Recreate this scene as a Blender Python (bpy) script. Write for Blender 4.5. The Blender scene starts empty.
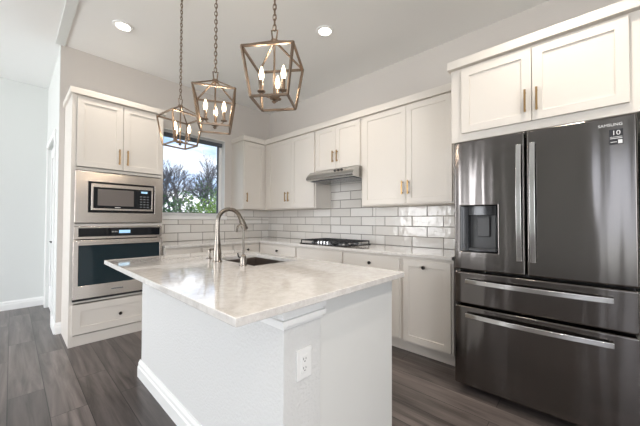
import bpy, bmesh, math, random
from mathutils import Vector, Matrix
random.seed(7)
scn = bpy.context.scene
PI = math.pi

# ------------------------------------------------------------------ camera
F_PX, YAW, PITCH, ROLL, CY, CAM_H = 287.3134, 0.8212, 0.0175, 0.0038, 215.2652, 1.208
F0 = Vector((math.sin(YAW), math.cos(YAW), 0)); R0 = Vector((math.cos(YAW), -math.sin(YAW), 0)); U0 = Vector((0, 0, 1))
Fv = F0*math.cos(PITCH) + U0*math.sin(PITCH); Uv = U0*math.cos(PITCH) - F0*math.sin(PITCH)
Rv = R0*math.cos(ROLL) + Uv*math.sin(ROLL); Uv = Uv*math.cos(ROLL) - R0*math.sin(ROLL)
cam = bpy.data.cameras.new('camera'); camo = bpy.data.objects.new('camera', cam)
scn.collection.objects.link(camo); scn.camera = camo
cam.sensor_width = 36; cam.lens = F_PX*36/640; cam.shift_y = (CY-213)/640; cam.clip_start = .02
M = Matrix((Rv, Uv, -Fv)).transposed().to_4x4(); M.translation = (0, 0, CAM_H); camo.matrix_world = M

# ------------------------------------------------------------------ view, world, daylight
scn.view_settings.view_transform = 'Standard'; scn.view_settings.look = 'None'
scn.view_settings.gamma = 1; scn.view_settings.use_curve_mapping = False
scn.view_settings.exposure = 0.45
scn.cycles.use_denoising = True
scn.cycles.max_bounces = 10; scn.cycles.diffuse_bounces = 5; scn.cycles.glossy_bounces = 5
scn.cycles.transparent_max_bounces = 12; scn.cycles.sample_clamp_indirect = 4
scn.cycles.caustics_reflective = False; scn.cycles.caustics_refractive = False

w = bpy.data.worlds.new('sky'); scn.world = w; w.use_nodes = True
nt = w.node_tree; nt.nodes.clear()
def N(t, typ, **kw):
    n = t.nodes.new(typ)
    for k, v in kw.items():
        if k in n.inputs: n.inputs[k].default_value = v
        else: setattr(n, k, v)
    return n
out = N(nt, 'ShaderNodeOutputWorld'); bg = N(nt, 'ShaderNodeBackground'); bg.inputs['Strength'].default_value = 1.35
tc = N(nt, 'ShaderNodeTexCoord'); mp = N(nt, 'ShaderNodeMapping'); mp.inputs['Scale'].default_value = (1, 1, 3.5)
no = N(nt, 'ShaderNodeTexNoise', Scale=3.2, Detail=5.0, Roughness=.6)
cr = N(nt, 'ShaderNodeValToRGB'); cr.color_ramp.elements[0].position = .40; cr.color_ramp.elements[0].color = (.30, .47, .76, 1)
cr.color_ramp.elements[1].position = .58; cr.color_ramp.elements[1].color = (.88, .92, .98, 1)
nt.links.new(tc.outputs['Generated'], mp.inputs['Vector']); nt.links.new(mp.outputs[0], no.inputs['Vector'])
nt.links.new(no.outputs['Fac'], cr.inputs['Fac']); nt.links.new(cr.outputs[0], bg.inputs['Color']); nt.links.new(bg.outputs[0], out.inputs[0])

def lamp(name, kind, loc, energy, color=(1, 1, 1), rot=(0, 0, 0), **kw):
    l = bpy.data.lights.new(name, kind); l.energy = energy; l.color = color
    for k, v in kw.items(): setattr(l, k, v)
    o = bpy.data.objects.new(name, l); scn.collection.objects.link(o); o.location = loc; o.rotation_euler = rot
    return o
DAY = (.97, .98, 1.0); WARM = (1.0, .83, .64)
# daylight through the big windows behind and to the left of the camera (placed in the window openings, facing in)
lamp('daylight_left', 'AREA', (-4.16, 2.35, 1.45), 72, DAY, (0, -PI/2, 0), shape='RECTANGLE', size=2.3, size_y=1.25)
lamp('daylight_left', 'AREA', (-4.16, -.95, 1.45), 18, DAY, (0, -PI/2, 0), shape='RECTANGLE', size=2.3, size_y=1.4)
lamp('daylight_rear', 'AREA', (-1.9, -3.66, 1.5), 130, DAY, (PI/2, 0, 0), shape='RECTANGLE', size=2.9, size_y=2.2)
lamp('daylight_hall', 'AREA', (-4.16, 4.35, 1.45), 125, DAY, (0, -PI/2, 0), shape='RECTANGLE', size=2.3, size_y=1.7)

# ------------------------------------------------------------------ materials
def newmat(name):
    m = bpy.data.materials.new(name); m.use_nodes = True
    return m, m.node_tree, m.node_tree.nodes['Principled BSDF']
def mat(name, col, rough=.5, metal=0.0, spec=.5, bump=0, bscale=60, mottle=0, mscale=4, coat=0, aniso=0):
    m, t, b = newmat(name)
    b.inputs['Base Color'].default_value = (*col, 1); b.inputs['Roughness'].default_value = rough
    b.inputs['Metallic'].default_value = metal; b.inputs['Specular IOR Level'].default_value = spec
    b.inputs['Coat Weight'].default_value = coat
    b.inputs['Anisotropic'].default_value = aniso
    c = N(t, 'ShaderNodeTexCoord')
    if mottle:
        n = N(t, 'ShaderNodeTexNoise', Scale=mscale, Detail=4.0); t.links.new(c.outputs['Object'], n.inputs['Vector'])
        mx = N(t, 'ShaderNodeMix', data_type='RGBA'); t.links.new(n.outputs['Fac'], mx.inputs['Factor'])
        mx.inputs[6].default_value = (*[v*(1-mottle) for v in col], 1); mx.inputs[7].default_value = (*[min(1, v*(1+mottle)) for v in col], 1)
        t.links.new(mx.outputs[2], b.inputs['Base Color'])
    if bump:
        n = N(t, 'ShaderNodeTexNoise', Scale=bscale, Detail=3.0); t.links.new(c.outputs['Object'], n.inputs['Vector'])
        bp = N(t, 'ShaderNodeBump', Strength=bump, Distance=.01); t.links.new(n.outputs['Fac'], bp.inputs['Height'])
        t.links.new(bp.outputs[0], b.inputs['Normal'])
    return m
def emit(name, col, s):
    m, t, b = newmat(name); b.inputs['Base Color'].default_value = (*col, 1)
    b.inputs['Emission Color'].default_value = (*col, 1); b.inputs['Emission Strength'].default_value = s
    return m
def glassy(name, tint=(1, 1, 1), fac=.08, rough=0.0):
    m = bpy.data.materials.new(name); m.use_nodes = True; t = m.node_tree; t.nodes.clear()
    o = N(t, 'ShaderNodeOutputMaterial'); mx = N(t, 'ShaderNodeMixShader'); tr = N(t, 'ShaderNodeBsdfTransparent')
    g = N(t, 'ShaderNodeBsdfGlossy'); g.inputs['Roughness'].default_value = rough; tr.inputs[0].default_value = (*tint, 1)
    lw = N(t, 'ShaderNodeLayerWeight'); lw.inputs['Blend'].default_value = .5
    pw = N(t, 'ShaderNodeMath', operation='POWER'); pw.inputs[1].default_value = 5
    ma = N(t, 'ShaderNodeMath', operation='MULTIPLY_ADD'); ma.inputs[1].default_value = .9; ma.inputs[2].default_value = .04
    t.links.new(lw.outputs['Facing'], pw.inputs[0]); t.links.new(pw.outputs[0], ma.inputs[0]); t.links.new(ma.outputs[0], mx.inputs[0])
    t.links.new(tr.outputs[0], mx.inputs[1]); t.links.new(g.outputs[0], mx.inputs[2]); t.links.new(mx.outputs[0], o.inputs[0])
    return m
def brushed(name, col, rough, axis, strength=.12, fine=260):
    """brushed metal; axis = object axis along which the brushing runs"""
    m, t, b = newmat(name); b.inputs['Base Color'].default_value = (*col, 1); b.inputs['Metallic'].default_value = 1
    b.inputs['Roughness'].default_value = rough
    c = N(t, 'ShaderNodeTexCoord'); mp = N(t, 'ShaderNodeMapping'); s = [fine]*3; s[axis] = 3; mp.inputs['Scale'].default_value = s
    n = N(t, 'ShaderNodeTexNoise', Scale=1.0, Detail=2.0); t.links.new(c.outputs['Object'], mp.inputs[0]); t.links.new(mp.outputs[0], n.inputs['Vector'])
    mr = N(t, 'ShaderNodeMapRange'); mr.inputs['To Min'].default_value = rough*.88; mr.inputs['To Max'].default_value = rough*1.12
    t.links.new(n.outputs['Fac'], mr.inputs['Value']); t.links.new(mr.outputs[0], b.inputs['Roughness'])
    # broad waviness of the sheet
    mp2 = N(t, 'ShaderNodeMapping'); s2 = [9]*3; s2[axis] = .6; mp2.inputs['Scale'].default_value = s2
    n2 = N(t, 'ShaderNodeTexNoise', Scale=1.0, Detail=1.0); t.links.new(c.outputs['Object'], mp2.inputs[0]); t.links.new(mp2.outputs[0], n2.inputs['Vector'])
    bp = N(t, 'ShaderNodeBump', Strength=strength, Distance=.02); t.links.new(n2.outputs['Fac'], bp.inputs['Height']); t.links.new(bp.outputs[0], b.inputs['Normal'])
    return m

WALL = mat('greige_wall_paint', (.64, .60, .565), .85, bump=.08, bscale=120)
HALLW = mat('white_wall_paint', (.70, .715, .70), .85, bump=.06, bscale=120)
CEIL = mat('ceiling_paint', (.87, .87, .86), .9, bump=.05, bscale=90)
TRIM = mat('white_trim_paint', (.86, .86, .85), .4)
CAB = mat('cream_white_cabinet_paint', (.735, .69, .635), .42)
DRY = mat('orange_peel_white_drywall', (.70, .70, .69), .7, bump=.4, bscale=75)
PANEL = mat('smooth_island_panel', (.74, .74, .72), .45)
STEEL = brushed('brushed_stainless', (.76, .695, .64), .26, 0, .05)
HOODST = brushed('hood_stainless', (.55, .55, .54), .22, 1, .03)
NICKEL = mat('brushed_nickel', (.27, .24, .21), .26, 1)
BRASS = mat('antique_brass', (.40, .26, .12), .34, 1)
BRONZE = mat('aged_bronze', (.24, .18, .135), .38, 1)
BLKSS = brushed('black_stainless', (.165, .152, .145), .13, 2, .22, fine=60)
for n_ in BLKSS.node_tree.nodes:
    if n_.type == 'BSDF_PRINCIPLED':
        n_.inputs['Anisotropic'].default_value = .85; n_.inputs['Anisotropic Rotation'].default_value = .25; tg_ = N(BLKSS.node_tree, 'ShaderNodeTangent', direction_type='RADIAL', axis='Z'); BLKSS.node_tree.links.new(tg_.outputs[0], n_.inputs['Tangent'])
FRHAND = brushed('polished_dark_steel', (.62, .61, .60), .16, 2, .02)
BLACKG = mat('black_appliance_glass', (.008, .009, .012), .06, spec=.5)
BLACKP = mat('black_plastic', (.015, .015, .017), .3)
GREYP = mat('grey_plastic', (.16, .17, .18), .25)
RECESS = mat('charcoal_plastic', (.05, .05, .052), .35)
IRON = mat('cast_iron_grate', (.012, .013, .016), .45)
KNOBM = mat('dark_bronze_knob', (.035, .03, .028), .3, .7)
OVENGL = mat('tinted_oven_glass', (.007, .020, .027), .05, spec=.45)
MWMESH = mat('microwave_window_mesh', (.17, .15, .14), .25)
CHROME = mat('chrome', (.55, .55, .55), .15, 1)
WHITEP = mat('white_plastic', (.84, .84, .83), .35)
SLOT = mat('outlet_slot', (.05, .05, .05), .6)
WINDARK = mat('charcoal_cassette_and_shadow', (.075, .085, .10), .5)  # roller cassette colour, also used for the painted shadow ring
GLASS = glassy('window_glass')
SINKST = mat('stainless_sink', (.33, .28, .25), .3, 1)
BULB = emit('candle_bulb_glow', (1.0, .80, .55), 5)
CANL = emit('downlight_diffuser', (1.0, .93, .82), 4)
DISPL = emit('oven_display', (.45, .75, 1.0), .22)
SLEEVE = mat('candle_sleeve', (.55, .50, .42), .5)
GROUT = mat('grout', (.24, .215, .195), .9)
GRASS = mat('lawn_grass', (.09, .16, .04), .9, mottle=.4, mscale=3)
BARK = mat('bare_bark', (.14, .13, .15), .9)
LEAF1 = mat('yellow_green_leaves', (.26, .42, .09), .6, mottle=.5, mscale=2.2)
LEAF2 = mat('dark_green_leaves', (.09, .19, .08), .6, mottle=.5, mscale=2)
STICK = mat('black_sticker', (.02, .02, .025), .4)
LOGO = mat('silver_lettering', (.75, .74, .73), .3, .4)
WHT = mat('white_print', (.8, .8, .8), .5)

# tile with a gently uneven glaze
def tile_mat():
    m, t, b = newmat('glazed_white_subway_tile'); b.inputs['Roughness'].default_value = .12
    c = N(t, 'ShaderNodeTexCoord'); n = N(t, 'ShaderNodeTexNoise', Scale=5.0, Detail=3.0)
    t.links.new(c.outputs['Object'], n.inputs['Vector'])
    geo = N(t, 'ShaderNodeNewGeometry'); mx = N(t, 'ShaderNodeMix', data_type='RGBA')
    mx.inputs[6].default_value = (.70, .67, .63, 1); mx.inputs[7].default_value = (.84, .82, .79, 1)
    t.links.new(geo.outputs['Random Per Island'], mx.inputs['Factor'])
    t.links.new(mx.outputs[2], b.inputs['Base Color'])
    n2 = N(t, 'ShaderNodeTexNoise', Scale=14.0, Detail=1.0); t.links.new(c.outputs['Object'], n2.inputs['Vector'])
    bp = N(t, 'ShaderNodeBump', Strength=.35, Distance=.01); t.links.new(n2.outputs['Fac'], bp.inputs['Height']); t.links.new(bp.outputs[0], b.inputs['Normal'])
    return m
TILE = tile_mat()
def quartz():
    m, t, b = newmat('warm_white_quartz'); b.inputs['Roughness'].default_value = .06; b.inputs['Specular IOR Level'].default_value = .8; b.inputs['Coat Weight'].default_value = .6; b.inputs['Coat Roughness'].default_value = .02
    c = N(t, 'ShaderNodeTexCoord')
    n = N(t, 'ShaderNodeTexNoise', Scale=22.0, Detail=8.0, Roughness=.75, Distortion=.2); t.links.new(c.outputs['Object'], n.inputs['Vector'])
    r = N(t, 'ShaderNodeValToRGB'); e = r.color_ramp.elements
    e[0].position = .30; e[0].color = (.61, .575, .54, 1); e[1].position = .58; e[1].color = (.78, .755, .725, 1)
    t.links.new(n.outputs['Fac'], r.inputs[0])
    v = N(t, 'ShaderNodeTexVoronoi', Scale=140.0); t.links.new(c.outputs['Object'], v.inputs['Vector'])
    r2 = N(t, 'ShaderNodeValToRGB'); r2.color_ramp.elements[0].position = .06; r2.color_ramp.elements[0].color = (.5, .43, .38, 1)
    r2.color_ramp.elements[1].position = .2; r2.color_ramp.elements[1].color = (1, 1, 1, 1); t.links.new(v.outputs['Distance'], r2.inputs[0])
    mx = N(t, 'ShaderNodeMix', data_type='RGBA', blend_type='MULTIPLY'); mx.inputs['Factor'].default_value = .5
    t.links.new(r.outputs[0], mx.inputs[6]); t.links.new(r2.outputs[0], mx.inputs[7]); t.links.new(mx.outputs[2], b.inputs['Base Color'])
    return m
QUARTZ = quartz()
def plank_mat():
    m, t, b = newmat('dark_grey_vinyl_plank')
    c = N(t, 'ShaderNodeTexCoord'); mp = N(t, 'ShaderNodeMapping'); mp.inputs['Rotation'].default_value = (0, 0, PI/2)
    t.links.new(c.outputs['Object'], mp.inputs[0])
    br = N(t, 'ShaderNodeTexBrick', Scale=1.0); br.offset = .37; br.squash = 1
    br.inputs['Brick Width'].default_value = 1.2; br.inputs['Row Height'].default_value = .18
    br.inputs['Mortar Size'].default_value = .0022; br.inputs['Mortar Smooth'].default_value = .2; br.inputs['Bias'].default_value = 0
    br.inputs['Color1'].default_value = (.0, .0, .0, 1); br.inputs['Color2'].default_value = (1, 1, 1, 1); br.inputs['Mortar'].default_value = (0, 0, 0, 1)
    t.links.new(mp.outputs[0], br.inputs['Vector'])
    # wood streaks along Y, shifted per plank
    mp2 = N(t, 'ShaderNodeMapping'); mp2.inputs['Scale'].default_value = (16, 1.1, 1)
    ad = N(t, 'ShaderNodeVectorMath', operation='ADD'); t.links.new(c.outputs['Object'], mp2.inputs[0]); t.links.new(mp2.outputs[0], ad.inputs[0])
    sc = N(t, 'ShaderNodeVectorMath', operation='SCALE'); sc.inputs['Scale'].default_value = 9.0
    t.links.new(br.outputs['Color'], sc.inputs[0]); t.links.new(sc.outputs[0], ad.inputs[1])
    n = N(t, 'ShaderNodeTexNoise', Scale=1.0, Detail=7.0, Roughness=.62, Distortion=.5); t.links.new(ad.outputs[0], n.inputs['Vector'])
    r = N(t, 'ShaderNodeValToRGB'); e = r.color_ramp.elements
    e[0].position = .28; e[0].color = (.022, .018, .017, 1); e[1].position = .70; e[1].color = (.18, .152, .142, 1)
    t.links.new(n.outputs['Fac'], r.inputs[0])
    mx = N(t, 'ShaderNodeMix', data_type='RGBA', blend_type='MULTIPLY'); mx.inputs['Factor'].default_value = 1
    r3 = N(t, 'ShaderNodeMapRange'); r3.inputs['To Min'].default_value = .72; r3.inputs['To Max'].default_value = 1.25
    t.links.new(br.outputs['Color'], r3.inputs['Value']); t.links.new(r.outputs[0], mx.inputs[6]); t.links.new(r3.outputs[0], mx.inputs[7])
    mo = N(t, 'ShaderNodeMix', data_type='RGBA'); mo.inputs[7].default_value = (.018, .016, .015, 1)
    t.links.new(br.outputs['Fac'], mo.inputs['Factor']); t.links.new(mx.outputs[2], mo.inputs[6]); t.links.new(mo.outputs[2], b.inputs['Base Color'])
    b.inputs['Roughness'].default_value = .3
    bp = N(t, 'ShaderNodeBump', Strength=.15, Distance=.004); t.links.new(n.outputs['Fac'], bp.inputs['Height']); t.links.new(bp.outputs[0], b.inputs['Normal'])
    return m
PLANK = plank_mat()

# ------------------------------------------------------------------ mesh helpers
class MB:
    def __init__(s): s.bm = bmesh.new()
    def box(s, x0, x1, y0, y1, z0, z1):
        x0, x1 = sorted((x0, x1)); y0, y1 = sorted((y0, y1)); z0, z1 = sorted((z0, z1))
        v = [s.bm.verts.new((x, y, z)) for x in (x0, x1) for y in (y0, y1) for z in (z0, z1)]
        for f in ((0, 1, 3, 2), (4, 6, 7, 5), (0, 4, 5, 1), (2, 3, 7, 6), (0, 2, 6, 4), (1, 5, 7, 3)): s.bm.faces.new([v[i] for i in f])
        return s
    def prism(s, pts, a0, a1, axis=0):
        """extrude polygon pts along axis; pts are (u, v) in the other two axes"""
        def mk(u, v, a): return {0: (a, u, v), 1: (u, a, v), 2: (u, v, a)}[axis]
        A = [s.bm.verts.new(mk(u, v, a0)) for u, v in pts]; B = [s.bm.verts.new(mk(u, v, a1)) for u, v in pts]
        n = len(pts)
        s.bm.faces.new(A[::-1]); s.bm.faces.new(B)
        for i in range(n): s.bm.faces.new((A[i], A[(i+1) % n], B[(i+1) % n], B[i]))
        return s
    def tube(s, pts, r, n=8, cap=True):
        pts = [Vector(p) for p in pts]; R = r if isinstance(r, (list, tuple)) else [r]*len(pts)
        rings = []; up = None
        for i, p in enumerate(pts):
            d = (pts[min(i+1, len(pts)-1)] - pts[max(i-1, 0)]).normalized()
            if up is None: up = Vector((0, 0, 1)) if abs(d.z) < .9 else Vector((1, 0, 0))
            a = d.cross(up).normalized(); up = a.cross(d).normalized()
            rings.append([s.bm.verts.new(p + (a*math.cos(t) + up*math.sin(t))*R[i]) for t in [2*PI*k/n + PI/n for k in range(n)]])
        for A, B in zip(rings, rings[1:]):
            for k in range(n): s.bm.faces.new((A[k], A[(k+1) % n], B[(k+1) % n], B[k]))
        if cap: s.bm.faces.new(rings[0][::-1]); s.bm.faces.new(rings[-1])
        return s
    def lathe(s, prof, c=(0, 0, 0), n=20, axis=2):
        """prof: list of (r, h)"""
        def mk(r, t, h):
            a, b = r*math.cos(t), r*math.sin(t)
            p = {2: (a, b, h), 1: (a, h, b), 0: (h, a, b)}[axis]
            return (p[0]+c[0], p[1]+c[1], p[2]+c[2])
        rings = [[s.bm.verts.new(mk(max(r, 1e-4), 2*PI*k/n, h)) for k in range(n)] for r, h in prof]
        for A, B in zip(rings, rings[1:]):
            for k in range(n): s.bm.faces.new((A[k], A[(k+1) % n], B[(k+1) % n], B[k]))
        s.bm.faces.new(rings[0][::-1]); s.bm.faces.new(rings[-1])
        return s
    def torus(s, c, R, r, nrm=(0, 0, 1), st=1.0, ax=(1, 0, 0), n=12, m=6):
        nrm = Vector(nrm).normalized(); ax = Vector(ax); b = nrm.cross(ax).normalized(); a = b.cross(nrm)
        rings = []
        for i in range(n):
            t = 2*PI*i/n; d = a*math.cos(t)*st + b*math.sin(t); dn = (a*math.cos(t) + b*math.sin(t)*st).normalized(); p = Vector(c) + d*R
            rings.append([s.bm.verts.new(p + (dn*math.cos(q) + nrm*math.sin(q))*r) for q in [2*PI*k/m for k in range(m)]])
        for i in range(n):
            A, B = rings[i], rings[(i+1) % n]
            for k in range(m): s.bm.faces.new((A[k], A[(k+1) % m], B[(k+1) % m], B[k]))
        return s
    def holed(s, xs, ys, zf, zb, plane='xy'):
        """slab with a rectangular hole: xs=(x0,hx0,hx1,x1), ys likewise; thickness from zf to zb"""
        def mk(u, v, h): return {'xy': (u, v, h), 'xz': (u, h, v)}[plane]
        T = {}; 
        for li, h in enumerate((zf, zb)):
            for i, u in enumerate(xs):
                for j, v in enumerate(ys): T[li, i, j] = s.bm.verts.new(mk(u, v, h))
        for i in range(3):
            for j in range(3):
                if i == 1 and j == 1: continue
                for li in (0, 1): s.bm.faces.new([T[li, i, j], T[li, i+1, j], T[li, i+1, j+1], T[li, i, j+1]])
        for j in range(3):
            for i in (0, 3): s.bm.faces.new([T[0, i, j], T[0, i, j+1], T[1, i, j+1], T[1, i, j]])
        for i in range(3):
            for j in (0, 3): s.bm.faces.new([T[0, i, j], T[0, i+1, j], T[1, i+1, j], T[1, i, j]])
        for (a, b) in (((1, 1), (2, 1)), ((2, 1), (2, 2)), ((2, 2), (1, 2)), ((1, 2), (1, 1))):
            s.bm.faces.new([T[0, a[0], a[1]], T[0, b[0], b[1]], T[1, b[0], b[1]], T[1, a[0], a[1]]])
        return s
    def build(s, name, m, parent=None, bevel=0, seg=2, smooth=False, loc=None):
        bmesh.ops.recalc_face_normals(s.bm, faces=s.bm.faces)
        me = bpy.data.meshes.new(name); s.bm.to_mesh(me); s.bm.free()
        me.materials.append(m); o = bpy.data.objects.new(name, me); scn.collection.objects.link(o)
        if parent: o.parent = parent
        if loc: o.location = loc
        if smooth or bevel:
            for p in me.polygons: p.use_smooth = True
            if not bevel: me.set_sharp_from_angle(angle=math.radians(38))
        if bevel:
            md = o.modifiers.new('bevel', 'BEVEL'); md.width = bevel; md.segments = seg; md.limit_method = 'ANGLE'; md.angle_limit = math.radians(38)
            md.harden_normals = True
        return o
def tag(o, label=None, cat=None, group=None, kind=None):
    if label: o['label'] = label
    if cat: o['category'] = cat
    if group: o['group'] = group
    if kind: o['kind'] = kind
    return o
def thing(name, label, cat, loc=(0, 0, 0), rz=0, group=None):
    o = bpy.data.objects.new(name, None); scn.collection.objects.link(o); o.empty_display_size = .1
    o.location = loc; o.rotation_euler = (0, 0, rz); return tag(o, label, cat, group)
def struct(o): o['kind'] = 'structure'; return o
def copy_tree(o, parent=None):
    c = o.copy(); scn.collection.objects.link(c)
    if parent: c.parent = parent
    for ch in list(o.children): copy_tree(ch, c)
    return c
def text(s, size, name, m, parent, loc, rot, ext=.0008, sx=1):
    cu = bpy.data.curves.new('t', 'FONT'); cu.body = s; cu.size = size; cu.extrude = ext; cu.align_x = 'CENTER'; cu.align_y = 'CENTER'
    o = bpy.data.objects.new('t', cu); scn.collection.objects.link(o)
    bpy.context.view_layer.update(); dg = bpy.context.evaluated_depsgraph_get()
    me = bpy.data.meshes.new_from_object(o.evaluated_get(dg)); bpy.data.objects.remove(o)
    me.materials.clear(); me.materials.append(m)
    r = bpy.data.objects.new(name, me); scn.collection.objects.link(r); r.parent = parent; r.location = loc; r.rotation_euler = rot; r.scale = (sx, 1, 1)
    return r

# ------------------------------------------------------------------ the room
XR, YB, CZ = 3.084, 4.104, 3.08           # range wall, window wall, ceiling
XL, YR, YH, XH = -4.0, -3.5, 5.65, .334    # left wall, rear wall, far hall wall, hall side wall
FOOT = [(XL-.12, YR-.12), (XR+.12, YR-.12), (XR+.12, YB+.15), (XH+.1, YB+.15), (XH+.1, YH+.12), (XL-.12, YH+.12)]
struct(MB().prism(FOOT, -.1, 0, 2).build('floor', PLANK))
struct(MB().prism(FOOT, CZ, CZ+.1, 2).build('ceiling', CEIL))
struct(MB().box(XR, XR+.12, YR-.12, YB+.15, 0, CZ).build('wall_right', WALL))
# window wall
WX0, WX1, WZ0, WZ1 = 1.30, 2.24, 1.262, 2.425
wb = MB().holed((XH, WX0, WX1, XR), (0, WZ0, WZ1, CZ), YB, YB+.15, 'xz').build('wall_back', WALL); struct(wb)
rv = MB()
rv.box(WX0-.001, WX0+.006, YB-.001, YB+.15, WZ0, WZ1).box(WX1-.006, WX1+.001, YB-.001, YB+.15, WZ0, WZ1)
rv.box(WX0, WX1, YB-.001, YB+.15, WZ1-.006, WZ1+.001)
win = struct(rv.build('window_1', TRIM))
MB().holed((WX0, WX0+.03, WX1-.045, WX1), (WZ0, WZ0+.045, WZ1-.05, WZ1), YB+.10, YB+.148, 'xz').build('window_frame', TRIM, win, bevel=.002)
MB().holed((WX0+.028, WX0+.036, WX1-.06, WX1-.044), (WZ0+.044, WZ0+.052, WZ1-.06, WZ1-.048), YB+.112, YB+.14, 'xz').build('window_edge_shadow', WINDARK, win)  # dark ring modelled in place of the screen's shadow along the pane edge
MB().box(WX0+.02, WX1-.012, YB+.06, YB+.105, WZ1-.085, WZ1-.03).build('shade_cassette', WINDARK, win, bevel=.004)
MB().box(WX0, WX1, YB+.124, YB+.128, WZ0, WZ1-.06).build('window_pane', GLASS, win)
MB().box(WX0-.03, WX1+.03, YB-.028, YB+.13, WZ0-.05, WZ0).build('window_sill', TRIM, win, bevel=.004)

# hall: far wall, side wall with glazed door
struct(MB().box(XL, XH+.1, YH, YH+.12, 0, CZ).build('wall_hall', HALLW))
DY0, DY1, DZ = 4.50, 5.42, 2.17
sw = MB(); sw.box(XH, XH+.1, YB+.15, DY0, 0, CZ).box(XH, XH+.1, DY1, YH, 0, CZ).box(XH, XH+.1, DY0, DY1, DZ, CZ)
struct(sw.build('wall_side', HALLW))
struct(MB().box(XH-.004, XH, YB, YB+.15, 0, CZ).build('trim_1', HALLW))
dr = MB().holed((0, .10, .82, DY1-DY0), (0.01, .30, DZ-.14, DZ-.01), 0, .045, 'xz').build('door_1', TRIM, bevel=.003)
dr.location = (XH+.075, DY0, 0); dr.rotation_euler = (0, 0, PI/2); struct(dr)
MB().box(.10, .82, .018, .026, .30, DZ-.14).build('door_glass', GLASS, dr)
k = MB(); k.lathe([(.026, 0), (.026, .008), (.012, .012), (.012, .05)], (.055, .045, .943), axis=1)
k.tube([(.055, .09, .943), (.17, .09, .943)], .009); k.build('door_lever', KNOBM, dr, smooth=True)
MB().lathe([(.027, 0), (.027, .012), (.012, .016), (.012, .03)], (.055, .045, 1.12), axis=1).build('deadbolt', KNOBM, dr, smooth=True)
MB().box(.0, .02, .046, .052, 1.24, 1.34).build('door_hinge', KNOBM, dr)
cs = MB(); cs.box(XH-.014, XH, DY0-.07, DY0, 0, DZ+.07).box(XH-.014, XH, DY1, DY1+.07, 0, DZ+.07).box(XH-.014, XH, DY0, DY1, DZ, DZ+.07)
struct(cs.build('trim_2', TRIM, bevel=.003))
def baseboard(name, x0, x1, y0, y1, nrm):
    """profiled board; nrm = direction it faces (-x,-y)"""
    prof = [(0, 0), (.017, 0), (.017, .075), (.013, .082), (.013, .10), (.006, .112), (.004, .12), (0, .12)]
    m = MB()
    if nrm == 'x': m.prism([(x0-u, v) for u, v in prof], y0, y1, 1)
    else: m.prism([(y0-u, v) for u, v in prof], x0, x1, 0)
    return struct(m.build(name, TRIM))
baseboard('baseboard_hall', XL, XH, YH, YH, 'y')
baseboard('baseboard_side', XH, XH, YB, DY0-.07, 'x')
baseboard('baseboard_back', XH-.005, .377, YB, YB, 'y')

# left and rear walls of the open living area with their big windows
def pierced(name, axis, fixed0, fixed1, a0, a1, holes, z0, z1):
    m = MB(); a = a0
    def bx(p, q, u, v):
        if axis == 'y': m.box(fixed0, fixed1, p, q, u, v)
        else: m.box(p, q, fixed0, fixed1, u, v)
    for h0, h1 in holes:
        bx(a, h0, 0, CZ); bx(h0, h1, 0, z0); bx(h0, h1, z1, CZ); a = h1
    bx(a, a1, 0, CZ); return struct(m.build(name, HALLW))
pierced('wall_left', 'y', XL-.12, XL, YR-.12, YH+.12, [(-1.65, -.25), (1.72, 2.98), (3.5, 5.2)], .25, 2.65)
pierced('wall_rear', 'x', YR-.12, YR, XL, XR+.12, [(-3.4, -.4)], .35, 2.65)
def big_window(name, y0, y1, n, rail):
    m = MB()
    for i in range(n+1): y = y0+(y1-y0-rail)*i/n; m.box(XL-.09, XL-.03, y, y+rail, .25, 2.65)
    m.box(XL-.09, XL-.03, y0, y1, .25, .31).box(XL-.09, XL-.03, y0, y1, 2.59, 2.65)
    o = struct(m.build(name, TRIM)); MB().box(XL-.062, XL-.058, y0, y1, .25, 2.65).build('window_pane', GLASS, o)
big_window('window_2', 1.72, 2.98, 2, .26); big_window('window_5', -1.65, -.25, 1, .06)
w4 = MB()
for y in (3.5, 4.32, 5.14): w4.box(XL-.09, XL-.03, y, y+.06, .25, 2.65)
w4.box(XL-.09, XL-.03, 3.5, 5.2, .25, .31).box(XL-.09, XL-.03, 3.5, 5.2, 2.59, 2.65)
o = struct(w4.build('window_4', TRIM)); MB().box(XL-.062, XL-.058, 3.5, 5.2, .25, 2.65).build('window_pane', GLASS, o)
w3 = MB()
for x in (-3.4, -2.42, -1.44, -.46): w3.box(x, x+.06, YR-.09, YR-.03, .35, 2.65)
w3.box(-3.4, -.4, YR-.09, YR-.03, .35, .41).box(-3.4, -.4, YR-.09, YR-.03, 2.59, 2.65)
o = struct(w3.build('window_3', TRIM)); MB().box(-3.4, -.4, YR-.062, YR-.058, .35, 2.65).build('window_pane', GLASS, o)
# shallow dropped header between hall and kitchen
struct(MB().box(.29, .365, -1.2, YB, CZ-.012, CZ).build('trim_3', HALLW))

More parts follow.
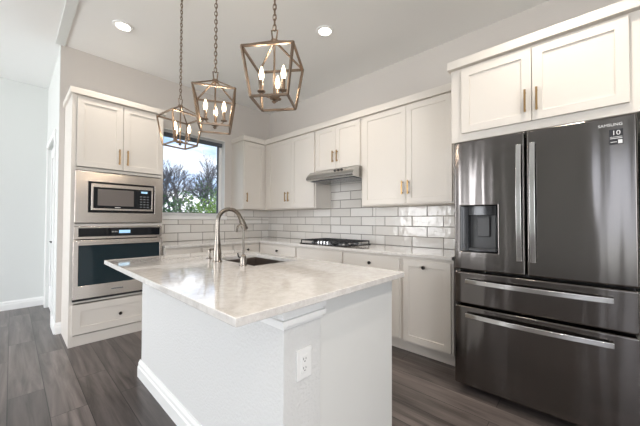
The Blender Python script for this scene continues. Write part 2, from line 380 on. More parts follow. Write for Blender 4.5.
# ------------------------------------------------------------------ tile backsplash (real tiles over grout)
def tiles(name, runs, facing, label):
    g = MB(); m = MB(); th = .008; gp = .005; TH, TW = .1145, .345
    for (a0, a1, z0, z1, phase) in runs:
        if facing == 'x': g.box(XR-.004, XR-.0005, a0, a1, z0, z1)
        else: g.box(a0, a1, YB-.004, YB-.0005, z0, z1)
        r = 0; z = .914
        while z < z1-.01:
            zt = min(z+TH, z1)
            if zt > z0+.01:
                a = phase - (TW/2 if r % 2 else 0)
                while a > a0: a -= TW
                while a < a1:
                    b0, b1 = max(a+gp/2, a0), min(a+TW-gp/2, a1); zz0, zz1 = max(z, z0)+gp/2, zt-gp/2
                    if b1-b0 > .01 and zz1-zz0 > .01:
                        e = [random.uniform(-.0012, .0012) for _ in range(3)]
                        def vv(u, v, h):
                            h = h + (e[0]*(u-b0)/(b1-b0) + e[1]*(v-zz0)/(zz1-zz0) + e[2]*.3)*(1 if h > .005 else 0)
                            return (XR-h, u, v) if facing == 'x' else (u, YB-h, v)
                        c = .003
                        A = [m.bm.verts.new(vv(u, v, .002)) for u, v in ((b0, zz0), (b1, zz0), (b1, zz1), (b0, zz1))]
                        B = [m.bm.verts.new(vv(u, v, th)) for u, v in ((b0+c, zz0+c), (b1-c, zz0+c), (b1-c, zz1-c), (b0+c, zz1-c))]
                        m.bm.faces.new(B)
                        for i in range(4): m.bm.faces.new((A[i], A[(i+1) % 4], B[(i+1) % 4], B[i]))
                    a += TW
            z += TH; r += 1
    o = g.build(name, GROUT); struct(o); m.build('tile_field', TILE, o)
tiles('trim_4', [(-.2, 1.92, .914, 1.372, 2.137), (1.92, 2.66, .914, 1.80, 2.137), (2.66, YB, .914, 1.372, 2.137)], 'x', '')
tiles('trim_5', [(1.18, XR-.008, .914, 1.21, 1.9), (2.28, XR-.008, 1.21, 1.372, 1.9)], 'y', '')

# ------------------------------------------------------------------ cabinets
def shaker(mb, x0, x1, z0, z1, yf, th=.02, rail=.058, rec=.008):
    """shaker door in the local xz plane, front at y=yf, body behind"""
    mb.holed((x0, x0+rail, x1-rail, x1), (z0, z0+rail, z1-rail, z1), yf, yf+th, 'xz')
    mb.box(x0+rail-.002, x1-rail+.002, yf+rec, yf+th-.002, z0+rail-.002, z1-rail+.002)
def pull(x, z0, z1, yf, parent, m=BRASS):
    b = MB(); b.box(x-.006, x+.006, yf-.034, yf-.022, z0, z1)
    for z in (z0+.018, z1-.018): b.box(x-.005, x+.005, yf-.024, yf, z-.005, z+.005)
    return b.build('bar_pull', m, parent, bevel=.0015)
def knob(x, z, yf, parent):
    return MB().lathe([(.007, 0), (.006, -.012), (.015, -.018), (.016, -.026), (.010, -.031)], (x, yf, z), axis=1, n=16).build('knob', KNOBM, parent, smooth=True)
def door(x0, x1, z0, z1, root, yf=-.02, name='door'):
    m = MB(); shaker(m, x0, x1, z0, z1, yf); return m.build(name, CAB, root, bevel=.0018)
RZ = -PI/2   # range wall: local +x -> world -Y, local -y -> world -X
def upper(label, loc, rz, w, d, z0, z1, doors, pulls, group='shaker wall cabinets', soff=0):
    root = thing('wall_cabinet', label, 'cabinet', (loc[0], loc[1], z0), rz, group)
    h = z1-z0
    MB().box(0, w, 0, d, 0, h).build('body', CAB, root, bevel=.0015)
    for i, (a, b) in enumerate(doors):
        dr = door(a, b, .012+soff, h-.012, root)
        for (j, x, p0, p1) in pulls:
            if j == i: pull(x, p0-z0, p1-z0, -.02, dr)
    return root
XU = 2.768    # face of the range-wall uppers (doors stand 2 cm proud)
D = XR-.001-XU
UZ = 2.405
upper('cream two-door wall cabinet in the corner left of the range hood', (XU, 3.70), RZ, 1.045, D, 1.372, UZ,
      [(.018, .566), (.570, 1.030)], [(0, 3.70-3.243, 1.48, 1.62), (1, 3.70-3.175, 1.48, 1.62)])
upper('short cream two-door wall cabinet directly above the range hood', (XU, 2.653), RZ, .735, D, 1.842, UZ,
      [(.012, .356), (.360, .722)], [(0, 2.653-2.331, 1.935, 2.08), (1, 2.653-2.263, 1.935, 2.08)])
upper('large cream two-door wall cabinet between the range hood and the refrigerator', (XU, 1.916), RZ, 1.10, D, 1.372, UZ,
      [(.030, .557), (.561, 1.010)], [(0, 1.916-1.392, 1.478, 1.618), (1, 1.916-1.328, 1.478, 1.618)])
YU = 3.778
upper('narrow single-door cream wall cabinet beside the window', (2.36, YU), 0, XR-.001-2.36, YB-.001-YU, 1.372, UZ,
      [(.010, .372)], [(0, .047, 1.48, 1.62)])
cm = MB(); p = .018
cm.prism([(2.36-p, YU-.02-p), (XU-.02-p, YU-.02-p), (XU-.02-p, .816), (XR-.001, .816), (XR-.001, YB-.001), (2.36-p, YB-.001)], UZ, 2.478, 2)
tag(cm.build('crown_moulding', CAB, bevel=.003), 'flat cream crown moulding topping the wall cabinets along both walls', 'moulding')
fl = MB().box(XU, XU+.02, 3.70, YU, 1.372, UZ); tag(fl.build('filler_strip', CAB), 'slim cream filler strip in the inner corner between wall cabinets', 'filler strip')
# refrigerator cabinet
XF = 2.418
fc = thing('wall_cabinet', 'deep two-door cream cabinet above the refrigerator', 'cabinet', (XF, .80, 1.833), RZ, 'shaker wall cabinets')
fw = 1.055
MB().box(0, fw, 0, XR-.001-XF, 0, 2.415-1.833).build('body', CAB, fc, bevel=.002)
MB().box(-.02, fw, -.038, XR-.001-XF, .5835, .648).build('crown', CAB, fc, bevel=.003)
for a, b, px in ((.081, .528, .80-.306), (.532, .984, .80-.242)):
    dr = door(a, b, .060, .561, fc); pull(px, .118, .272, -.02, dr)
ep = MB().box(fw-.02, fw, .0, XR-.001-XF, -1.833, -.001).build('end_panel', CAB, fc)

# tall oven cabinet (open cavities for the two appliances)
OX0, OX1, OY = .377, 1.18, 3.568
oc = thing('oven_cabinet', 'tall cream cabinet housing the wall oven and microwave', 'cabinet', (OX0, OY, 0), 0)
ow, od = OX1-OX0, YB-.001-OY
b = MB()
b.box(0, .019, 0, od, 0, UZ).box(ow-.019, ow, 0, od, 0, UZ).box(.019, ow-.019, od-.012, od, .10, UZ)
for z0, z1 in ((UZ-.02, UZ), (1.685, 1.712), (1.142, 1.166), (.405, .425), (0, .10)): b.box(.019, ow-.019, .001, od-.012, z0, z1)
b.build('body', CAB, oc, bevel=.0015)
f = MB(); f.box(0, .034, -.002, .0, .0, UZ); f.box(ow-.010, ow, -.002, 0, 0, UZ)
f.build('face_frame', CAB, oc)
MB().box(-.018, ow+.018, -.038, od, UZ+.0005, 2.462).build('crown', CAB, oc, bevel=.003)
for a, b_, px in ((.037, .408, .375), (.412, ow-.010, .447)):
    dr = door(a, b_, 1.718, 2.392, oc); pull(px, 1.772, 1.93, -.02, dr)
dw = MB(); shaker(dw, .022, ow-.010, .112, .395, -.02, rail=.068); dwo = dw.build('drawer', CAB, oc, bevel=.0018)
knob(.404, .245, -.02, dwo)

# microwave with trim kit
mw = thing('microwave', 'stainless built-in microwave above the wall oven', 'microwave', (OX0, OY, 1.176), 0)
def X(x): return x-OX0
MB().box(.06, ow-.05, .004, .45, .012, .49).build('casing', BLACKP, mw)
MB().holed((X(.406), X(.506), X(1.09), ow-.007), (0, .100, .405, .497), -.022, -.002, 'xz').build('trim_kit', STEEL, mw, bevel=.003)
dm = MB().box(X(.512), X(1.084), -.020, .003, .106, .399).build('surround', BLACKG, mw)
MB().holed((X(.528), X(.545), X(1.056), X(1.070)), (.124, .142, .352, .385), -.034, -.021, 'xz').build('door_frame', STEEL, mw, bevel=.002)
dg = MB().box(X(.545), X(.905), -.031, -.021, .142, .352).build('door', BLACKG, mw, bevel=.001)
MB().box(X(.578), X(.886), -.0325, -.0312, .170, .335).build('window', MWMESH, dg)
MB().box(X(.72), X(.77), -.0325, -.0312, .150, .158).build('badge', LOGO, dg)
cp = MB().box(X(.907), X(1.056), -.031, -.021, .142, .352).build('control_panel', BLACKG, mw, bevel=.001)
MB().box(X(.955), X(1.015), -.0322, -.0312, .315, .335).build('display', DISPL, cp)
kp = MB()
for i in range(3):
    for j in range(5): kp.box(X(.945)+i*.032, X(.945)+i*.032+.02, -.0322, -.0312, .16+j*.028, .16+j*.028+.012)
kp.build('keypad', GREYP, cp)

# wall oven
ov = thing('wall_oven', 'stainless wall oven with dark tinted glass door', 'oven', (OX0, OY, .426), 0)
z = lambda v: v-.426
MB().box(.05, ow-.045, .004, .46, .005, .70).build('casing', BLACKP, ov)
MB().box(X(.402), ow-.012, -.022, -.003, z(1.018), z(1.138)).build('control_fascia', STEEL, ov, bevel=.002)
cg = MB().box(X(.436), X(1.145), -.025, -.021, z(1.040), z(1.124)).build('control_panel', BLACKG, ov, bevel=.001)
MB().box(X(.76), X(.86), -.0262, -.0251, z(1.068), z(1.10)).build('display', DISPL, cg)
kb = MB()
for i in range(4): kb.box(X(.70)+i*.013, X(.70)+i*.013+.006, -.0262, -.0251, z(1.078), z(1.09))
kb.build('touch_keys', LOGO, cg)
odr = MB().holed((X(.397), X(.437), X(1.140), ow-.010), (z(.450), z(.573), z(.957), z(1.008)), -.042, -.003, 'xz').build('door', STEEL, ov, bevel=.003)
MB().box(X(.437), X(1.140), -.038, -.010, z(.573), z(.957)).build('door_glass', OVENGL, odr)
hb = MB(); hb.box(X(.437), X(1.13), -.062, -.042, z(.976), z(.994)).box(X(.47), X(.49), -.044, -.04, z(.976), z(.994)).box(X(1.08), X(1.10), -.044, -.04, z(.976), z(.994))
hb.build('handle', STEEL, odr, bevel=.004)
MB().box(X(.70), X(.80), -.0435, -.0422, z(.505), z(.515)).build('badge', GREYP, odr)
MB().box(X(.400), ow-.012, -.018, -.003, z(.4265), z(.447)).build('vent', BLACKP, ov)

# base cabinets
def base(label, loc, rz, w, fronts, d=.60, endp=False):
    root = thing('base_cabinet', label, 'cabinet', (*loc, 0), rz, 'base cabinets under the worktop')
    MB().box(0, w, 0, d, .10, .884).box(0, w, .055, d, 0, .10).build('body', CAB, root, bevel=.0012)
    for kind, a, b_, z0, z1, kn in fronts:
        if kind == 'door': o = door(a, b_, z0, z1, root)
        else: o = MB().box(a, b_, -.02, 0, z0, z1).build('drawer' if kind == 'drawer' else 'false_panel', CAB, root, bevel=.003)
        if kn: knob(kn[0], kn[1], -.02, o)
    return root
XB = 2.472; dB = XR-.001-XB
base('cream corner base cabinet with one long drawer left of the cooktop', (XB, 3.497), RZ, .807,
     [('drawer', .03, .790, .72, .862, (3.497-3.061, .795)), ('door', .03, .408, .125, .708, (.36, .66)), ('door', .412, .790, .125, .708, (.46, .66))], dB)
base('cream base cabinet with blank false panel below the cooktop', (XB, 2.689), RZ, .742,
     [('panel', .010, .732, .72, .862, None), ('door', .010, .369, .125, .708, (.33, .66)), ('door', .373, .732, .125, .708, (.41, .66))], dB)
base('cream base cabinet with one drawer right of the cooktop', (XB, 1.946), RZ, .685,
     [('drawer', .012, .668, .72, .862, (1.946-1.595, .788)), ('door', .012, .338, .125, .708, (.30, .66)), ('door', .342, .668, .125, .708, (.38, .66))], dB)
base('cream base cabinet with a single full-height door beside the refrigerator', (XB, 1.260), RZ, .455,
     [('door', .015, .438, .122, .855, (1.260-1.044, .80))], dB)
YBF = 3.500; dW = YB-.001-YBF
for x0, wd, lb in ((1.182, .42, 'cream base cabinet under the window next to the oven cabinet'), (1.604, .43, 'cream base cabinet below the middle of the window'),
                   (2.036, .434, 'cream base cabinet in the corner right of the window')):
    base(lb, (x0, YBF), 0, wd, [('drawer', .012, wd-.012, .72, .862, (wd/2, .797)), ('door', .012, wd-.012, .125, .708, (wd-.05, .66))], dW)
# L-shaped worktop
wt = MB().prism([(1.182, 3.468), (2.434, 3.468), (2.434, .806), (XR-.009, .806), (XR-.009, YB-.009), (1.182, YB-.009)], .8845, .914, 2)
tag(wt.build('worktop', QUARTZ, bevel=.003), 'L-shaped pale quartz worktop along the window wall and range wall', 'countertop')

# ------------------------------------------------------------------ range hood
hd = thing('range_hood', 'slim stainless range hood under the short cabinet', 'range hood', (2.58, 2.655, 1.695), RZ)
prof = [(.495, .146), (.150, .146), (.075, .128), (.018, .072), (.004, .054), (.0, .040), (.006, .026), (.025, .016), (.495, .0)]
MB().prism(prof, .0, .745, 0).build('shell', HOODST, hd, bevel=.003)
MB().box(.03, .715, .06, .46, .004, .0085).build('filter_panel', GREYP, hd)
for i in range(3):
    MB().prism([(.064, .1195), (.058, .125), (.045, .112), (.051, .1065)], .43+i*.05, .455+i*.05, 0).build('button', BLACKP, hd)

# ------------------------------------------------------------------ gas cooktop
ck = thing('gas_cooktop', 'black gas cooktop with iron grates set in the worktop', 'cooktop', (2.51, 2.69, .9145), RZ)
CW, CD = .745, .50
MB().box(0, CW, 0, CD, 0, .010).build('glass_top', BLACKG, ck, bevel=.003)
for i, (bx, by, br) in enumerate(((.15, .14, .035), (.15, .36, .045), (.60, .14, .045), (.60, .36, .035), (.375, .30, .055))):
    bu = MB().lathe([(br+.02, .0102), (br+.012, .020), (br+.012, .024), (br*.9, .024)], (bx, by, 0)).build('burner', GREYP, ck, smooth=True)
    MB().lathe([(br*.9, .0242), (br*.9, .031), (br*.5, .033)], (bx, by, 0)).build('burner_cap', IRON, bu, smooth=True)
for gx0, gx1 in ((.01, .248), (.256, .492), (.50, .735)):
    g = MB(); t = .006; zt = .038; y0 = .12 if gx0 == .256 else .015
    for x in (gx0, gx1): g.box(x-t if x > gx0 else x, x if x > gx0 else x+t, y0, CD-.02, zt, zt+.012)
    for y in (y0, CD-.026): g.box(gx0, gx1, y, y+t, zt, zt+.012)
    for x in (gx0+(gx1-gx0)*q for q in (.3, .5, .7)): g.box(x-.004, x+.004, y0, CD-.02, zt+.002, zt+.012)
    for y in ((y0+CD)/2-.1, (y0+CD)/2, (y0+CD)/2+.1): g.box(gx0, gx1, y-.004, y+.004, zt+.002, zt+.012)
    for x in (gx0, gx1-.01):
        for y in (y0, CD-.03): g.box(x, x+.01, y, y+.01, .0105, zt)
    g.build('grate', IRON, ck)
for i in range(5):
    MB().lathe([(.021, .0102), (.021, .014), (.017, .016), (.015, .040), (.011, .043)], (.275+i*.05, .06, 0), n=16).build('knob', CHROME, ck, smooth=True)

# ------------------------------------------------------------------ refrigerator
FX, FY, FW = 2.176, .704, .896
fr = thing('refrigerator', 'black stainless french-door refrigerator with water dispenser', 'refrigerator', (FX, FY, 0), RZ)
MB().box(.006, FW-.006, .105, .84, .035, 1.755).build('cabinet_body', BLACKP, fr, bevel=.004)
MB().box(.02, FW-.02, .10, .14, .03, .06).build('toe_grille', BLACKP, fr)
for x in (.05, FW-.05):
    MB().lathe([(.022, 0), (.022, .02), (.012, .022), (.012, .036)], (x, .16, 0)).build('foot', BLACKP, fr, smooth=True)
sp = .424
dl = MB().holed((.0, .045, .266, sp-.003), (.866, .998, 1.309, 1.770), .0, .095, 'xz').build('door', BLKSS, fr, bevel=.012, seg=4)
dd = MB().box(sp+.003, FW, .0, .095, .866, 1.770).build('door', BLKSS, fr, bevel=.012, seg=4)
u = MB().box(0, FW, .0, .095, .627, .852).build('drawer', BLKSS, fr, bevel=.012, seg=4)
l = MB().box(0, FW, .0, .095, .062, .613).build('drawer', BLKSS, fr, bevel=.012, seg=4)
# dispenser
ds = MB().holed((.046, .052, .259, .265), (.999, 1.006, 1.301, 1.308), -.004, .012, 'xz').build('dispenser', BLACKG, dl, bevel=.001)
MB().box(.047, .264, .070, .08, 1.0, 1.307).build('dispenser_recess', RECESS, dl)
MB().box(.047, .092, .006, .070, 1.0, 1.307).build('dispenser_side', BLACKG, dl)
MB().box(.092, .264, .012, .070, 1.245, 1.307).build('dispenser_head', BLACKG, dl, bevel=.004)
MB().box(.140, .215, .050, .068, 1.10, 1.235).build('dispenser_paddle', RECESS, dl, bevel=.004)
MB().box(.092, .264, .010, .070, 1.0, 1.018).build('drip_tray', RECESS, dl, bevel=.002)
def bow_v(x, z0, z1, parent):
    m = MB(); pts = []; n = 14
    for i in range(n+1):
        t = i/n; pts.append((-.030-.022*math.sin(PI*t), z0+(z1-z0)*t))
    poly = [(y, zz) for y, zz in pts] + [(y+.012, zz) for y, zz in reversed(pts)]
    m.prism(poly, x-.014, x+.014, 0)
    for zz in (z0+.012, z1-.012): m.box(x-.010, x+.010, -.025, .001, zz-.012, zz+.012)
    return m.build('handle', FRHAND, parent, bevel=.003)
bow_v(FY-.312, .955, 1.688, dl); bow_v(FY-.243, .955, 1.688, dd)
def bow_h(z0, parent):
    m = MB(); n = 14; x0, x1 = .078, .802; pts = []
    for i in range(n+1):
        t = i/n; pts.append((x0+(x1-x0)*t, -.030-.022*math.sin(PI*t)))
    m.prism(pts + [(a, b_+.012) for a, b_ in reversed(pts)], z0-.015, z0+.015, 2)
    for a in (x0+.012, x1-.012): m.box(a-.012, a+.012, -.025, .001, z0-.010, z0+.010)
    return m.build('handle', FRHAND, parent, bevel=.003)
bow_h(.790, u); bow_h(.556, l)
text('SAMSUNG', .0215, 'logo', LOGO, dd, (FY+.093, -.0012, 1.722), (PI/2, 0, 0), sx=.95)
st = MB().box(FY+.089, FY+.141, -.0012, .0005, 1.616, 1.697).build('sticker', STICK, dd)
text('10', .034, 'sticker_number', WHT, st, (FY+.115, -.0016, 1.677), (PI/2, 0, 0), .0003)
sl = MB(); sl.box(FY+.092, FY+.138, -.0018, -.0011, 1.655, 1.657).box(FY+.092, FY+.138, -.0018, -.0011, 1.647, 1.650).box(FY+.094, FY+.118, -.0018, -.0011, 1.628, 1.631).box(FY+.122, FY+.138, -.0018, -.0011, 1.620, 1.640)
sl.build('sticker_print', WHT, st)

# ------------------------------------------------------------------ kitchen island
IX0, IX1, IY0, IY1 = .70, 1.527, .835, 2.53
isl = thing('kitchen_island', 'white kitchen island base with textured end wall and recessed panel', 'kitchen island', (IX0, IY0, 0), 0)
iw, il = IX1-IX0, IY1-IY0
MB().box(0, .205, 0, il, 0, .884).build('knee_wall', DRY, isl, bevel=.003)
cb = MB(); cb.box(.2055, iw, .008, .03, 0, .884).box(iw-.02, iw, .03, il, .1, .884).box(.2055, iw-.02, il-.02, il, 0, .884).box(.2055, iw-.02, .03, il-.02, .1, .12)
cb.build('side_panel', PANEL, isl, bevel=.002)
for i, (a, b_) in enumerate(((.05, .58), (.585, 1.12), (1.125, il-.03))):
    m = MB(); m.box(iw, iw+.02, a, b_, .12, .86); m.build('door', CAB, isl, bevel=.002)
cp_ = MB()
for (z0, z1, pr) in ((.798, .814, .008), (.814, .836, .022), (.836, .848, .010), (.848, .8838, .024)):
    cp_.box(-pr, .0, -pr, il, z0, z1); cp_.box(0, .205+pr*.4, -pr, 0, z0, z1)
cp_.build('cap_moulding', TRIM, isl, bevel=.002)
prof = [(0, 0), (.020, 0), (.020, .075), (.014, .084), (.014, .104), (.007, .116), (.004, .126), (0, .126)]
MB().prism([(-u_, v) for u_, v in prof], -.02, il+.02, 1).build('baseboard', TRIM, isl)
MB().prism([(-u_, v) for u_, v in prof], 0, .205, 0).build('baseboard', TRIM, isl)
# outlet
ou = thing('electrical_outlet', 'white duplex electrical outlet on the end of the kitchen island', 'outlet', (.803, IY0, .639), 0)
pl = MB().box(-.040, .040, -.006, -.0005, -.060, .060).build('cover_plate', WHITEP, ou, bevel=.002)
MB().box(-.017, .017, -.0085, -.006, -.034, .034).build('receptacle', WHITEP, pl, bevel=.001)
s_ = MB()
for zc in (-.018, .018):
    s_.box(-.008, -.006, -.0092, -.0084, zc-.002, zc+.007).box(.005, .007, -.0092, -.0084, zc-.002, zc+.006).box(-.0025, .0025, -.0092, -.0084, zc-.010, zc-.006)
s_.build('slots', SLOT, pl)
# island worktop with sink cutout
SX0, SX1, SY0, SY1 = 1.07, 1.455, 1.57, 2.115
tag(MB().holed((.462, SX0, SX1, 1.545), (.773, SY0, SY1, 2.561), .8845, .914, 'xy').build('island_worktop', QUARTZ, bevel=.003), 'polished pale quartz worktop on the kitchen island', 'countertop')
sk = thing('sink', 'undermount stainless sink set into the island worktop', 'sink', ((SX0+SX1)/2, (SY0+SY1)/2, .68), 0)
a, c_ = (SX1-SX0)/2+.004, (SY1-SY0)/2+.004
m = MB(); t = .003
m.box(-a, a, -c_, c_, 0, t).box(-a, -a+t, -c_, c_, t, .204).box(a-t, a, -c_, c_, t, .204).box(-a, a, -c_, -c_+t, t, .204).box(-a, a, c_-t, c_, t, .204)
m.build('basin', SINKST, sk)
MB().lathe([(.042, .0032), (.042, .006), (.030, .007), (.028, .004)], (0, 0, 0)).build('drain', CHROME, sk, smooth=True)
# main faucet
fa = thing('kitchen_faucet', 'tall nickel gooseneck pull-down faucet on the island worktop', 'faucet', (.99, 1.905, .914), 0)
MB().lathe([(.034, .0003), (.034, .006), (.029, .010), (.027, .05), (.024, .10), (.018, .17), (.0155, .20)], (0, 0, 0), n=24).build('body', NICKEL, fa, smooth=True)
pts = [(0, 0, .195), (0, 0, .28)]
for i in range(0, 15):
    t = PI*i/16; pts.append((.092-.092*math.cos(t), 0, .280+.092*math.sin(t)))
sw_ = [Vector(p) for p in pts]
MB().tube(sw_, .0152, 12).build('spout', NICKEL, fa, smooth=True)
e0 = sw_[-1]; dr_ = (sw_[-1]-sw_[-2]).normalized()
MB().tube([e0-dr_*.004, e0+dr_*.02, e0+dr_*.035, e0+dr_*.100, e0+dr_*.106], [.016, .017, .021, .023, .018], 14).build('spray_head', NICKEL, fa, smooth=True)
h_ = MB(); h_.tube([(0, -.018, .062), (0, -.042, .062)], .010, 12).tube([(0, -.036, .062), (-.012, -.040, .09), (-.02, -.044, .125)], [.006, .005, .004], 8)
h_.build('lever', NICKEL, fa, smooth=True)
# filtered-water tap
ft = thing('filter_tap', 'slim nickel drinking water tap right of the tall faucet', 'faucet', (1.018, 1.618, .914), 0)
MB().lathe([(.025, .0003), (.025, .005), (.021, .008), (.020, .055), (.014, .068), (.007, .076)], (0, 0, 0), n=20).build('body', NICKEL, ft, smooth=True)
pts = [(0, 0, .068), (0, 0, .225)]
for i in range(0, 10):
    t = PI*i/9; pts.append((.0-.0, .026-.026*math.cos(t), .235+.026*math.sin(t)))
pts.append((0, .054, .215))
rot = Matrix.Rotation(math.radians(20), 4, 'Z')
MB().tube([rot @ Vector(p) for p in pts], .0062, 8).build('spout', NICKEL, ft, smooth=True)
MB().tube([(-.012, .0, .052), (-.028, .012, .060), (-.032, .014, .085)], [.006, .005, .004], 8).build('lever', KNOBM, ft, smooth=True)
# soap dispenser
sd = thing('soap_dispenser', 'short nickel soap dispenser left of the tall faucet', 'soap dispenser', (1.02, 2.09, .914), 0)
MB().lathe([(.022, .0003), (.022, .006), (.010, .010), (.009, .045)], (0, 0, 0), n=18).build('base', NICKEL, sd, smooth=True)
MB().tube([(0, 0, .045), (0, 0, .062), (.012, 0, .070), (.05, 0, .070), (.06, 0, .062)], [.012, .012, .009, .007, .006], 10).build('pump_head', NICKEL, sd, smooth=True)

# ------------------------------------------------------------------ lantern pendants
def lantern(label, x, y, ang, s=.925):
    x, y = x*s, y*s; L = lambda v: CAM_H+(v-CAM_H)*s-CZ
    root = thing('lantern_pendant', label, 'pendant light', (x, y, CZ), 0, 'lantern pendants above the kitchen island')
    zb, zt, za = L(1.862), L(2.112), L(2.212)
    q = Matrix.Rotation(ang, 4, 'Z')
    T = [q @ Vector((sx*.126, sy*.126, zt)) for sx, sy in ((-1, -1), (1, -1), (1, 1), (-1, 1))]
    B = [q @ Vector((sx*.093, sy*.093, zb)) for sx, sy in ((-1, -1), (1, -1), (1, 1), (-1, 1))]
    A = Vector((0, 0, za))
    f = MB()
    for P in (T, B):
        for i in range(4): f.tube([P[i], P[(i+1) % 4]], .0075, 4)
    for i in range(4):
        f.tube([B[i], T[i]], .0075, 4); f.tube([T[i], A+(T[i]-A).normalized()*.012], .0055, 4)
        f.tube([T[i]+(T[i]-B[i])*.02, T[i]], .0068, 4)
    f.build('cage_frame', BRONZE, root)
    c = MB(); c.lathe([(.020, za-.012), (.020, za+.002), (.008, za+.008)], (0, 0, 0), n=10)
    lp = [(-.010, 0, za+.006), (-.016, 0, za+.055), (.016, 0, za+.055), (.010, 0, za+.006)]
    c.tube([q @ Vector(p_) for p_ in lp], .0045, 6); c.build('top_loop', BRONZE, root)
    s = MB(); s.tube([(0, 0, za-.01), (0, 0, zb+.03)], .0055, 8)
    s.lathe([(.004, zb-.002), (.013, zb+.006), (.006, zb+.014), (.024, zb+.022), (.024, zb+.032), (.010, zb+.040)], (0, 0, 0), n=14)
    for k_ in range(3):
        a_ = ang+PI/2+k_*2*PI/3; dx, dy = math.cos(a_), math.sin(a_)
        s.tube([(0, 0, zb+.027), (dx*.03, dy*.03, zb+.024), (dx*.055, dy*.055, zb+.032), (dx*.066, dy*.066, zb+.045)], .0045, 6)
        s.lathe([(.006, zb+.042), (.020, zb+.046), (.020, zb+.050), (.010, zb+.052)], (dx*.066, dy*.066, 0), n=14)
    s.build('candle_cluster', BRONZE, root, smooth=True)
    for k_ in range(3):
        a_ = ang+PI/2+k_*2*PI/3; dx, dy = math.cos(a_)*.066, math.sin(a_)*.066
        sl_ = MB().lathe([(.0095, zb+.052), (.0095, zb+.105)], (dx, dy, 0), n=12).build('candle_sleeve', BRONZE, root, smooth=True)
        MB().lathe([(.007, zb+.105), (.011, zb+.116), (.0135, zb+.130), (.0115, zb+.146), (.006, zb+.166), (.002, zb+.176)], (dx, dy, 0), n=12).build('bulb', BULB, sl_, smooth=True)
        lamp('bulb_light', 'POINT', (x+dx, y+dy, CZ+zb+.15), 1.6, WARM, shadow_soft_size=.018)
    ch = MB(); zz = za+.058; i = 0; step = .027
    while zz < -.03:
        ch.torus((0, 0, zz+.012), (.0088), .0027, nrm=q @ (Vector((1, 0, 0)) if i % 2 else Vector((0, 1, 0))), st=2.1, ax=(0, 0, 1), n=12, m=5); zz += step; i += 1
    ch.build('chain', BRONZE, root, smooth=True)
    MB().tube([(.004, 0, za+.05), (.004, .003, -.02)], .0016, 5).build('cord', BRONZE, root)
    MB().lathe([(.012, -.034), (.020, -.028), (.062, -.016), (.062, -.0005)], (0, 0, 0), n=24).build('canopy', BRONZE, root, smooth=True)
    return root
lantern('bronze open lantern pendant with candle bulbs, nearest and largest of three', .990, 1.275, math.radians(-54))
lantern('bronze open lantern pendant with candle bulbs, middle of three', .985, 1.950, math.radians(-30))
lantern('bronze open lantern pendant with candle bulbs, farthest, in front of the window', 1.0, 2.615, math.radians(6.5))

# ------------------------------------------------------------------ recessed downlights
def can(x, y, label, e=9):
    root = thing('recessed_downlight', label, 'ceiling light', (x, y, CZ), 0, 'recessed downlights')
    MB().lathe([(.088, -.0005), (.085, -.008), (.066, -.010), (.060, -.004), (.060, -.0005)], (0, 0, 0), n=28).build('trim_ring', TRIM, root, smooth=True)
    MB().lathe([(.059, -.004), (.059, -.0065), (.040, -.0072)], (0, 0, 0), n=24).build('diffuser', CANL, root, smooth=True)
    lamp('downlight', 'SPOT', (x, y, CZ-.02), e*4, (1.0, .89, .77), spot_size=math.radians(125), spot_blend=.8, shadow_soft_size=.06)
can(.708, 3.272, 'recessed round ceiling light above the oven cabinet')
can(2.085, 1.883, 'recessed round ceiling light in front of the range wall cabinets')
can(2.0, .1, 'unseen fill ceiling light added in front of the refrigerator', 13)  # this one and the next are out of view, added to brighten the kitchen
can(.3, .6, 'unseen fill ceiling light added behind the near end of the island')
can(1.5, -.9, 'unseen fill ceiling light added in the living area behind the camera', 20)  # last two are invented fill lights, out of view in the living area
can(-.7, -.9, 'unseen fill ceiling light added in the living area left of the camera', 14)

# ------------------------------------------------------------------ outside the window
struct(MB().box(-30, 30, -30, 40, -.35, -.3).build('ground', GRASS))
def bare_tree(label, x, y, h, seed):
    rnd = random.Random(seed); m = MB()
    def grow(p, d, ln, r, lev):
        q = p + d*ln; m.tube([p, (p+q)/2 + Vector((rnd.uniform(-.04, .04)*ln, rnd.uniform(-.04, .04)*ln, 0)), q], [r, r*.85, r*.7], 4, cap=False)
        if lev == 0: return
        for k_ in range(3 if lev > 1 else 3):
            ax = Vector((rnd.uniform(-1, 1), rnd.uniform(-1, 1), rnd.uniform(-.3, .3))).normalized()
            nd = (Matrix.Rotation(rnd.uniform(.25, .75), 3, ax) @ d); nd.z += .12; nd.normalize()
            grow(p + (q-p)*rnd.uniform(.6, 1), nd, ln*rnd.uniform(.62, .82), r*.62, lev-1)
    grow(Vector((0, 0, 0)), Vector((rnd.uniform(-.1, .1), 0, 1)).normalized(), h*.32, h*.019, 6)
    o = m.build('bare_tree', BARK); o.location = (x, y, -.3); return tag(o, label, 'tree', 'bare trees outside the window')
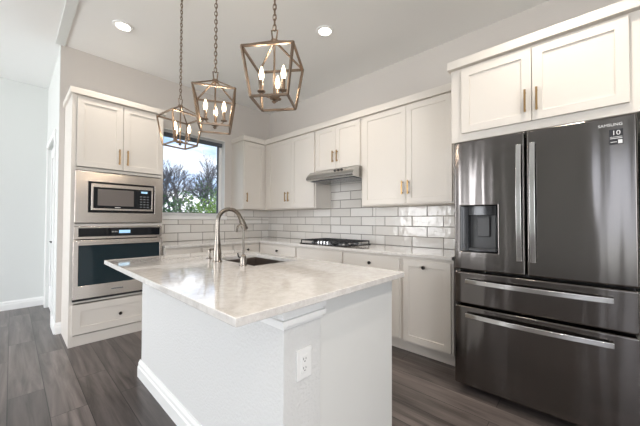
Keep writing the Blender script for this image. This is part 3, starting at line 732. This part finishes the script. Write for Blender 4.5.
T_ = [(4.0, 13.5, 4.6, 'bare leafless tree seen at the left side of the window'), (5.3, 14.5, 5.0, 'bare leafless tree seen left of centre through the window'),
      (6.3, 13.0, 4.6, 'bare leafless tree seen in the centre of the window'), (7.8, 14.5, 5.2, 'bare leafless tree seen right of centre through the window'),
      (8.6, 13.0, 4.5, 'bare leafless tree seen at the right side of the window')]
T_ += [(5.6, 18.5, 5.6, 'farther bare tree behind the others, left part of the window'), (7.6, 19.5, 5.8, 'farther bare tree behind the others, middle of the window'),
       (9.6, 18.0, 5.6, 'farther bare tree behind the others, right part of the window')]
for i, (x, y, h, lb) in enumerate(T_): bare_tree(lb, x, y, h, 20+i)
def shrub(label, x, y, rx, ry, h, m_, seed):
    rnd = random.Random(seed); m = MB()
    blobs = [(rnd.uniform(-.6, .6)*rx, rnd.uniform(-.5, .5)*ry, rnd.uniform(.35, .75)*h) for _ in range(9)]
    for i in range(2600):
        c = blobs[i % 9]; d = Vector((rnd.gauss(0, 1), rnd.gauss(0, 1), rnd.gauss(0, 1))).normalized()*rnd.uniform(.6, 1)
        p = Vector((c[0]+d.x*rx*.5, c[1]+d.y*ry*.5, max(.02, c[2]+d.z*h*.38)))
        a = Vector((rnd.gauss(0, 1), rnd.gauss(0, 1), rnd.gauss(0, 1))).normalized(); b_ = a.cross(Vector((rnd.gauss(0, 1), rnd.gauss(0, 1), rnd.gauss(0, 1)))).normalized()
        s = rnd.uniform(.025, .05)
        m.bm.faces.new([m.bm.verts.new(p+a*s*u_+b_*s*.5*v_) for u_, v_ in ((-1, 0), (0, -1), (1, 0), (0, 1))])
    o = m.build('shrub', m_); o.location = (x, y, -.3); return tag(o, label, 'shrub', 'shrubs outside the window')
shrub('dark green shrub low at the left of the window view', 2.35, 6.4, .55, .5, 2.0, LEAF2, 1)
shrub('bright yellow-green shrub in the centre of the window view', 3.15, 6.5, .6, .5, 2.1, LEAF1, 2)
shrub('tall bright green shrub at the right of the window view', 4.0, 6.9, .65, .5, 2.3, LEAF1, 3)
shrub('dark green bush behind the bright shrubs outside', 3.6, 8.0, 1.3, .5, 2.6, LEAF2, 4)
